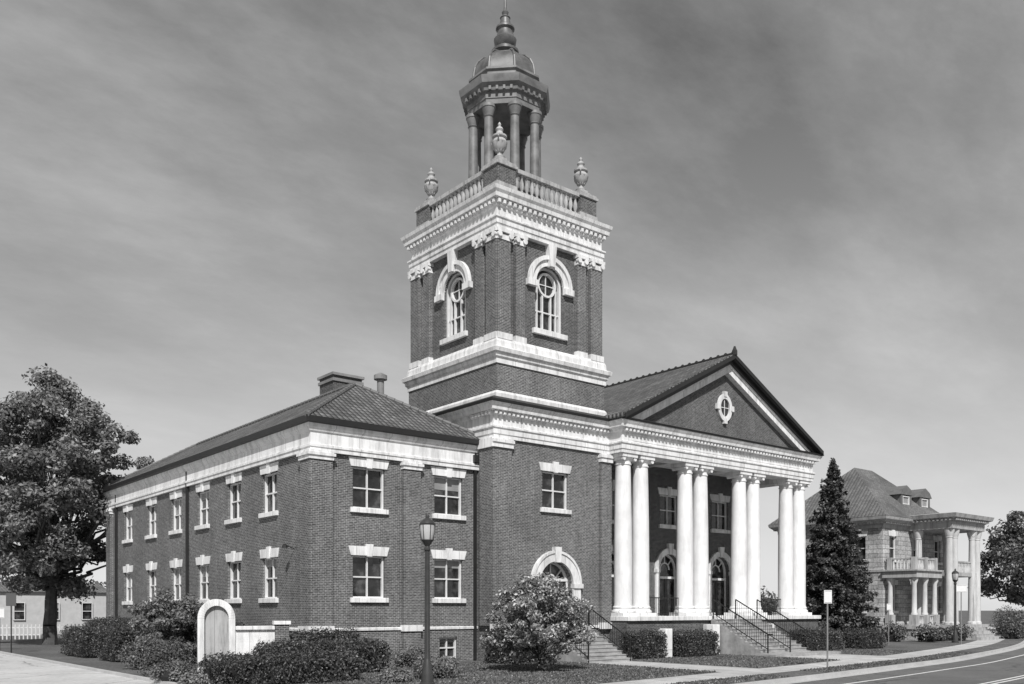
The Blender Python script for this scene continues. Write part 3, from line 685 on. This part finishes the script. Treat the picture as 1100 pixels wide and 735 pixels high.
def sph(n):
    v=rng.normal(size=(n,3)); return v/np.linalg.norm(v,axis=1)[:,None]
def clumps(centers,radii,per,jit=.25,flat=.8):
    Cs=[];Ns=[]
    for c,r in zip(centers,radii):
        d=sph(per); rr=r*(1-np.abs(rng.normal(size=per))*jit+np.maximum(0,rng.normal(size=per))*.12)
        p=d*rr[:,None]; p[:,2]*=flat; Cs.append(p+c)
        nn=d*.7+rng.normal(size=(per,3))*.6+np.array([-.1,-.15,.45]); Ns.append(nn/np.linalg.norm(nn,axis=1)[:,None])
    return np.concatenate(Cs),np.concatenate(Ns)
def limb(mb,p,q,r0,r1,seg=5,wob=.15):
    p=np.array(p,float);q=np.array(q,float); L=np.linalg.norm(q-p); prev=p; pr=r0
    for i in range(1,seg+1):
        t=i/seg; c=p+(q-p)*t+ (rng.normal(size=3)*wob*L*.15 if i<seg else 0)+np.array([0,0,math.sin(t*math.pi)*-.04*L])
        r=r0+(r1-r0)*t; mb.tube(prev,c,pr,r,7); prev=c;pr=r
def tree(name,x,y,h,rad,base,nc,per,lsize,mat,trunk=.4,cr=(.9,1.8),shape=None,rp=.45):
    par=empty(name); B=MB()
    fork=base+(h-base)*.15
    limb(B,(x,y,GZ-.1),(x+.2,y,GZ+fork),trunk,trunk*.7,6,.1)
    cs=[];rs=[]
    while len(cs)<nc:
        d=sph(1)[0]; rr=rng.random()**rp
        z=base+(h-base)/2+d[2]*rr*(h-base)/2*.92
        k=(z-base)/(h-base); w=(math.sin(min(1,max(0,k*.95+.08))*math.pi)**.6) if shape is None else shape(k)
        lob=1+.16*math.sin(3*math.atan2(d[1],d[0])+k*7)
        c=np.array([x+d[0]*rr*rad*w*1.1*lob,y+d[1]*rr*rad*w*1.1*lob,GZ+z]); cs.append(c); rs.append(rng.uniform(*cr))
    for i in range(0,nc,3):
        c=cs[i]; st=(x+.1,y,GZ+fork*rng.uniform(.75,1.0)) if c[2]<GZ+h*.6 else (x+.2,y,GZ+fork)
        limb(B,st,c,trunk*.3,.03,5,.5)
    B.obj('trunk_and_limbs',M_BARK,par,True)
    C,N=clumps(cs,rs,per,.32,.7)
    leaves('foliage',C,N,lsize,mat,par)
    return par
tree('deciduous_tree',-2.6,33.5,19.0,6.5,2.4,280,300,.26,M_LEAFL,.5,(.55,1.3),rp=.38)
tree('deciduous_tree',91,8,14.0,5,1.5,70,260,.4,M_LEAF,.4,(.8,1.8))
tree('shade_tree',52,52,9,5,2.0,40,250,.4,M_LEAF,.4,(1,2))
tree('flowering_shrub',5.7,-7.6,3.9,1.8,.15,150,230,.12,M_FLOW,.06,(.18,.5),shape=lambda k:.65+.45*math.sin(min(1,k+.15)*math.pi))
tree('small_shrub',-3.6,6.5,3.5,1.7,.1,85,230,.13,M_LEAFL,.05,(.2,.5),shape=lambda k:1.05-.45*k)
def pine(name,x,y,h,rad):
    par=empty(name); B=MB(); B.tube((x,y,GZ-.1),(x,y,GZ+h*.97),.2,.02); Cs=[];Ns=[]
    z=.4
    while z<h-.15:
        k=z/h; R=rad*(1-k)**.8*(.85+.3*rng.random()); nb=int(7+11*(1-k)); a0=rng.random()*6
        for i in range(nb):
            a=a0+i*2*math.pi/nb+rng.normal()*.2; L=R*rng.uniform(.6,1.2); zb=rng.normal()*.08
            m=max(8,int(L*110)); t=rng.random(m)**.7
            up=.14*L*np.sin(t*2.2)-.28*L*t+.12*L*t**3
            p=np.stack([x+np.cos(a)*L*t,y+np.sin(a)*L*t,GZ+z+zb+up],1)
            side=rng.normal(size=m)*.2*(1.2-t)*L**.5; p[:,0]+=-math.sin(a)*side; p[:,1]+=math.cos(a)*side; p[:,2]+=rng.normal(size=m)*.09
            Cs.append(p); nn=np.tile([math.cos(a)*.4,math.sin(a)*.4,.9],(m,1))+rng.normal(size=(m,3))*.6; Ns.append(nn/np.linalg.norm(nn,axis=1)[:,None])
            B.tube((x,y,GZ+z),(x+math.cos(a)*L*.75,y+math.sin(a)*L*.75,GZ+z-.12*L),.025,.006,5)
        z+=.21+.17*(1-k)
    B.obj('trunk_and_branches',M_BARK,par); leaves('needles',np.concatenate(Cs),np.concatenate(Ns),.22,M_PINE,par,.4)
pine('pine_tree',37.0,-1.2,12.4,3.1)
pine('pine_tree',40.5,3.5,7.5,2.3)
def hedge(name,x0,y0,x1,y1,h,rot=0,lsize=.085,dens=450,rnd=.13,mat=None):
    par=empty(name); w=x1-x0;d=y1-y0; cx_,cy_=(x0+x1)/2,(y0+y1)/2
    B=MB(); i=.16; B.box(-w/2+i,-d/2+i,0,w/2-i,d/2-i,h-i)
    Cs=[];Ns=[]
    for nvec,ar in (((0,0,1),w*d),((1,0,0),d*h),((-1,0,0),d*h),((0,1,0),w*h),((0,-1,0),w*h)):
        n=int(ar*dens); p=(rng.random((n,3))-.5)*[w,d,h]; p[:,2]+=h/2
        nv=np.array(nvec)
        for k in range(3):
            if nv[k]!=0: p[:,k]=(nv[k]*[w/2,d/2,h/2][k]) + (h/2 if k==2 else 0)
        Cs.append(p);Ns.append(np.tile(nv,(n,1)).astype(float))
    C=np.concatenate(Cs);N=np.concatenate(Ns)
    q=C-[0,0,h/2]; half=np.array([w/2,d/2,h/2]); inner=np.maximum(half-.28,.05); cl=np.clip(q,-inner,inner); dv=q-cl; ln=np.linalg.norm(dv,axis=1)[:,None]+1e-6
    q=cl+dv*np.minimum(1,.28/ln)
    ph=rng.random()*6
    bumpy=np.sin(C[:,0]*4.1+C[:,1]*3.7+ph)*np.sin(C[:,2]*5+C[:,0]*1.7+ph)*rnd*.7+rng.normal(size=len(C))*rnd*.5
    q+=N*bumpy[:,None]; C=q+[0,0,h/2]; N=N+rng.normal(size=N.shape)*.7; N/=np.linalg.norm(N,axis=1)[:,None]
    B.obj('hedge_core',M_CORE,par); leaves('hedge_leaves',C,N,lsize,mat or M_HEDGE,par)
    par.location=(cx_,cy_,GZ); par.rotation_euler=(0,0,rot)
def bush(name,x,y,r,h,mat=None,ls=.09,nc=16,per=260):
    par=empty(name); cs=[];rs=[]
    for i in range(nc):
        d=sph(1)[0]; cs.append(np.array([x+d[0]*r*.6,y+d[1]*r*.6,GZ+h*.45+d[2]*h*.3])); rs.append(r*rng.uniform(.28,.5))
    B=MB(); B.lathe(x,y,[(r*.4,GZ),(r*.5,GZ+h*.3),(r*.3,GZ+h*.55),(r*.1,GZ+h*.6)],10); B.obj('bush_core',M_CORE,par)  # solid dark core filling the inside of the bush
    C,N=clumps(cs,rs,per,.25,h/(2*r)+.3); k=C[:,2]>GZ-.02; C=C[k]; N=N[k]
    leaves('bush_leaves',C,N,ls,mat or M_HEDGE,par)
hedge('clipped_hedge',-3.6,11.5,-1.6,20.5,1.8)
hedge('clipped_hedge',-5.4,13.5,-3.9,18,1.4)
hedge('clipped_hedge',-5.3,9.0,-3.7,11.6,1.5)
hedge('clipped_hedge',-2.6,3.6,-.9,9.5,1.7)
hedge('low_hedge',-7.0,-7.7,-2.0,-6.0,.9,rot=.05)
hedge('clipped_hedge',-3.7,-4.6,1.0,-2.6,1.15)
hedge('clipped_hedge',-1.6,-1.9,1.2,-.8,1.5)
bush('round_bush',-6.4,-1.2,.95,1.2); bush('round_bush',-5.6,3.4,1.0,1.5,M_LEAFL); bush('round_bush',-7.3,-4.6,.7,.8,M_LEAFL); bush('round_bush',-5.2,.8,.9,1.3)
bush('round_bush',.6,-8.2,.9,.75,M_LEAFL,.09); bush('round_bush',2.2,-6.2,.8,.7,M_LEAFL); bush('round_bush',-1.4,-8.8,.6,.5,M_LEAFL); bush('round_bush',3.4,-2.2,.8,.9,M_LEAFL); bush('round_bush',-7.6,-7.4,.5,.55,M_LEAFL)
hedge('clipped_hedge',7.2,-3.6,9.9,-2.2,1.4)
hedge('clipped_hedge',14.6,-4.6,16.8,-3.4,1.3); hedge('clipped_hedge',17.8,-4.8,20.6,-3.4,1.25)
hedge('clipped_hedge',28.2,-5.0,32.0,-3.6,1.2); hedge('clipped_hedge',33.5,-5.2,36.5,-3.8,1.1)
bush('round_bush',33.6,-2.2,1.0,1.6); bush('round_bush',35.5,-3.2,.9,1.2)
for x,y,r,h in ((49.5,-1.2,1.2,1.6),(52,-1.0,1.0,1.2),(54,-1.6,1.1,1.3),(62.5,-2,1.3,1.8),(64.5,-1.5,1.6,2.6),(67,-1,1.6,2.2),(48,.5,1.1,1.5),(61.5,-2.5,.9,1.3),(70,1,2,3.2),(74,3,2,2.8)): bush('foundation_bush',x,y,r,h,M_LEAF,.16,12,160)
Cs=[];Rs=[]
for i in range(190):
    if i<95: x=rng.uniform(-90,60); y=rng.uniform(110,140); z=rng.uniform(1,5.5)
    else: x=rng.uniform(95,210); y=55+ (x-95)*.35+rng.uniform(0,20)+20; z=rng.uniform(0,5.5)
    Cs.append(np.array([x,y,z])); Rs.append(rng.uniform(2.0,4.2))
C,N=clumps(Cs,Rs,260,.25); leaves('distant_trees',C,N,.9,M_LEAF)
n=110000; X=rng.uniform(-7.2,34,n); Y=rng.uniform(-16,-1.5,n)
curb=np.interp(X,path[:,0],path[:,1])
ok=((Y>curb+3.45)|((Y<curb+1.5)&(Y>curb+.3)))&~((X>21.9)&(X<27.5)&(Y>-12))&~((X>10.8)&(X<13.9))&~((X>16)&(Y>-2.8))
X=X[ok];Y=Y[ok]; C=np.stack([X,Y,np.full(len(X),GZ+.03)],1); N=rng.normal(size=C.shape)*[1,1,.35]; N/=np.linalg.norm(N,axis=1)[:,None]
leaves('grass',C,N,.09,M_BLADE,None,.5)

# ================================================================ STREET FURNITURE
def lamp(x,y):
    par=empty('street_lamp'); P=MB()
    P.lathe(x,y,[(.24,0),(.24,.12),(.2,.16),(.17,.5),(.12,.75),(.1,.85),(.085,.9),(.065,4.2),(.1,4.25),(.1,4.32),(.07,4.36),(.16,4.5),(.2,4.56)],20,0,GZ)
    for i in range(8):
        a=i*math.pi/4; P.tube((x+.08*math.cos(a),y+.08*math.sin(a),GZ+.9),(x+.062*math.cos(a),y+.062*math.sin(a),GZ+4.2),.014,n=5)
    P.lathe(x,y,[(.235,5.02),(.25,5.06),(.2,5.14),(.12,5.2),(.05,5.24),(.06,5.3),(.02,5.4)],20,0,GZ)
    for i in range(6):
        a=i*math.pi/3+.4; P.tube((x+.19*math.cos(a),y+.19*math.sin(a),GZ+4.54),(x+.24*math.cos(a),y+.24*math.sin(a),GZ+5.04),.014,n=5)
    P.obj('post_and_cap',M_POST,par,True)
    G=MB(); G.lathe(x,y,[(.16,4.56),(.2,4.68),(.225,4.85),(.225,5.02)],20,0,GZ); G.obj('globe',M_GLOBE,par,True)
lamp(-1.6,-10.9); lamp(49.5,-3.4)
def sign(name,x,y,h,w,sh,mat,ang,dark=False):
    par=empty(name); P=MB(); P.tube((0,0,-.2),(0,0,h),.035); P.obj('post',M_GREYT if not dark else M_DARK,par)
    S=MB(); S.box(-w/2,-.05,h-sh,w/2,-.036,h); S.obj('sign_plate',mat,par,bevel=.01)
    T=MB(); T.box(-w/2+.03,-.053,h-sh+.03,w/2-.03,-.0505,h-sh+.045); T.box(-w/2+.03,-.053,h-.045,w/2-.03,-.0505,h-.03); T.obj('border',M_SIGND,par)
    par.location=(x,y,GZ); par.rotation_euler=(0,0,ang)
sign('parking_sign',16.3,-13.6,3.2,.35,.55,M_SIGN,-.5); sign('traffic_sign',41,-2.9,2.8,.3,.45,M_SIGN,-.6)
sign('traffic_sign',46.5,-5.2,4.1,.75,.5,M_SIGN,-.6); sign('traffic_sign',-7.1,21.6,3.3,.5,.7,M_SIGND,-.3,True)
sign('traffic_sign',-6.9,26,2.5,.5,.6,M_SIGN,-.3,True)
# monument sign
ms=empty('monument_sign'); b=MB(); a=MB(); c=MB()
fr=FRONT(0.0)
c.fbox(fr,-1.35,-.05,0,2.2,-.3,-.1); c.arc(fr,-.7,2.2,.0,.6,-.3,-.1,n=20)
b.fbox(fr,1.75,2.35,0,1.95,-.35,.1); b.fbox(fr,-.06,1.76,0,.75,-.3,.06)
a.arc(fr,-.7,2.2,.5,.77,-.4,.08,n=20); a.fbox(fr,-1.47,-1.2,0,2.2,-.4,.078); a.fbox(fr,-.2,.07,0,2.2,-.4,.079)
a.fbox(fr,.08,1.73,1.75,1.9,-.4,.12); a.fbox(fr,1.68,2.42,1.95,2.1,-.42,.17); a.fbox(fr,.08,1.745,.75,1.75,-.2,.0)
b.obj('brick_base',M_BRICK,ms); a.obj('stone_panel_and_arch',M_STONE,ms,bevel=.01); c.obj('arched_panel',M_BAL,ms)
ms.location=(-4.0,-1.6,GZ); ms.scale=(.86,.86,.94); ms.rotation_euler=(0,0,-.3)
pp=empty('stair_pedestal'); a=MB()
a.box(SX0-.7,-3.4,-.5,SX0-.12,-2.72,1.2); a.box(SX1+.12,-3.4,-.5,SX1+.7,-2.72,1.2); a.box(17.1,-4.2,-.5,17.6,-3.7,1.05)
a.obj('pedestal_blocks',M_STONE,pp,bevel=.02)

# ================================================================ LIGHT / SKY
az=Vector((-.56,-.83,0)).normalized(); el=math.radians(45)
sd=Vector((az.x*math.cos(el),az.y*math.cos(el),math.sin(el)))
L=bpy.data.lights.new('sun','SUN'); L.energy=4.8; L.angle=math.radians(.5); L.color=(1,.99,.98)
lo=bpy.data.objects.new('sun',L); scene.collection.objects.link(lo); lo.rotation_euler=(-sd).to_track_quat('-Z','Y').to_euler(); lo.location=(-30,-60,60)
w=bpy.data.worlds.new('World'); scene.world=w; w.use_nodes=True; nt=w.node_tree; nt.nodes.clear()
out=nt.nodes.new('ShaderNodeOutputWorld'); bg=nt.nodes.new('ShaderNodeBackground'); nt.links.new(bg.outputs[0],out.inputs[0])
sky=nt.nodes.new('ShaderNodeTexSky'); sky.sky_type='NISHITA'; sky.sun_disc=False; sky.sun_elevation=el; sky.sun_rotation=math.atan2(az.x,az.y)
bw=nt.nodes.new('ShaderNodeRGBToBW'); nt.links.new(sky.outputs[0],bw.inputs[0])
tc=nt.nodes.new('ShaderNodeTexCoord'); sp=nt.nodes.new('ShaderNodeSeparateXYZ'); nt.links.new(tc.outputs['Generated'],sp.inputs[0])
M=lambda *a: nmath(nt,*a)
zc=M('MAXIMUM',sp.outputs[2],0)
zz=M('ADD',zc,.25)
cb=nt.nodes.new('ShaderNodeCombineXYZ'); nt.links.new(M('DIVIDE',sp.outputs[0],zz),cb.inputs[0]); nt.links.new(M('DIVIDE',sp.outputs[1],zz),cb.inputs[1])
def cmap(rot,sc,loc):
    mp=nt.nodes.new('ShaderNodeMapping'); mp.vector_type='TEXTURE'; mp.inputs['Rotation'].default_value=(0,0,math.radians(rot)); mp.inputs['Scale'].default_value=sc; mp.inputs['Location'].default_value=loc
    nt.links.new(cb.outputs[0],mp.inputs[0]); return mp.outputs[0]
n1=noise(nt,cmap(2,(1.7,1.0,1),(1.3,.4,0)),1.1,3,.5)
n2=noise(nt,cmap(12,(2.0,.9,1),(4.3,2.4,0)),1.7,9,.6)
n3=noise(nt,cmap(-14,(1.3,.75,1),(0,7,0)),3.0,11,.68)
mix=M('ADD',M('ADD',M('MULTIPLY',n1,.48),M('MULTIPLY',n2,.32)),M('MULTIPLY',n3,.20))
cl=ramp(nt,mix,[(0.42,0.0),(0.49,.4),(0.57,1.0)])
hz=M('POWER',M('SUBTRACT',1,zc),2.6)
base=M('ADD',M('MULTIPLY',bw.outputs[0],.42),M('MULTIPLY',hz,5.6))
cloudv=M('ADD',M('MULTIPLY',hz,5.0),3.4)
fac=M('MULTIPLY',cl,.9)
res=M('ADD',M('MULTIPLY',base,M('SUBTRACT',1,fac)),M('MULTIPLY',cloudv,fac))
cc=nt.nodes.new('ShaderNodeCombineXYZ')
for i in range(3): nt.links.new(res,cc.inputs[i])
nt.links.new(cc.outputs[0],bg.inputs[0]); bg.inputs[1].default_value=.1

# ================================================================ CAMERA
cam=bpy.data.cameras.new('camera'); co=bpy.data.objects.new('camera',cam); scene.collection.objects.link(co); scene.camera=co
co.location=(-17.42,-34.45,2.0)
fwd=Vector((.632,.775,0)).normalized(); co.rotation_euler=fwd.to_track_quat('-Z','Y').to_euler()
cam.sensor_width=36; cam.lens=36*980/1100; cam.shift_y=(655-367.5)/1100; cam.clip_end=6000; cam.clip_start=.1
scene.view_settings.view_transform='Standard'; scene.view_settings.look='None'; scene.view_settings.exposure=0
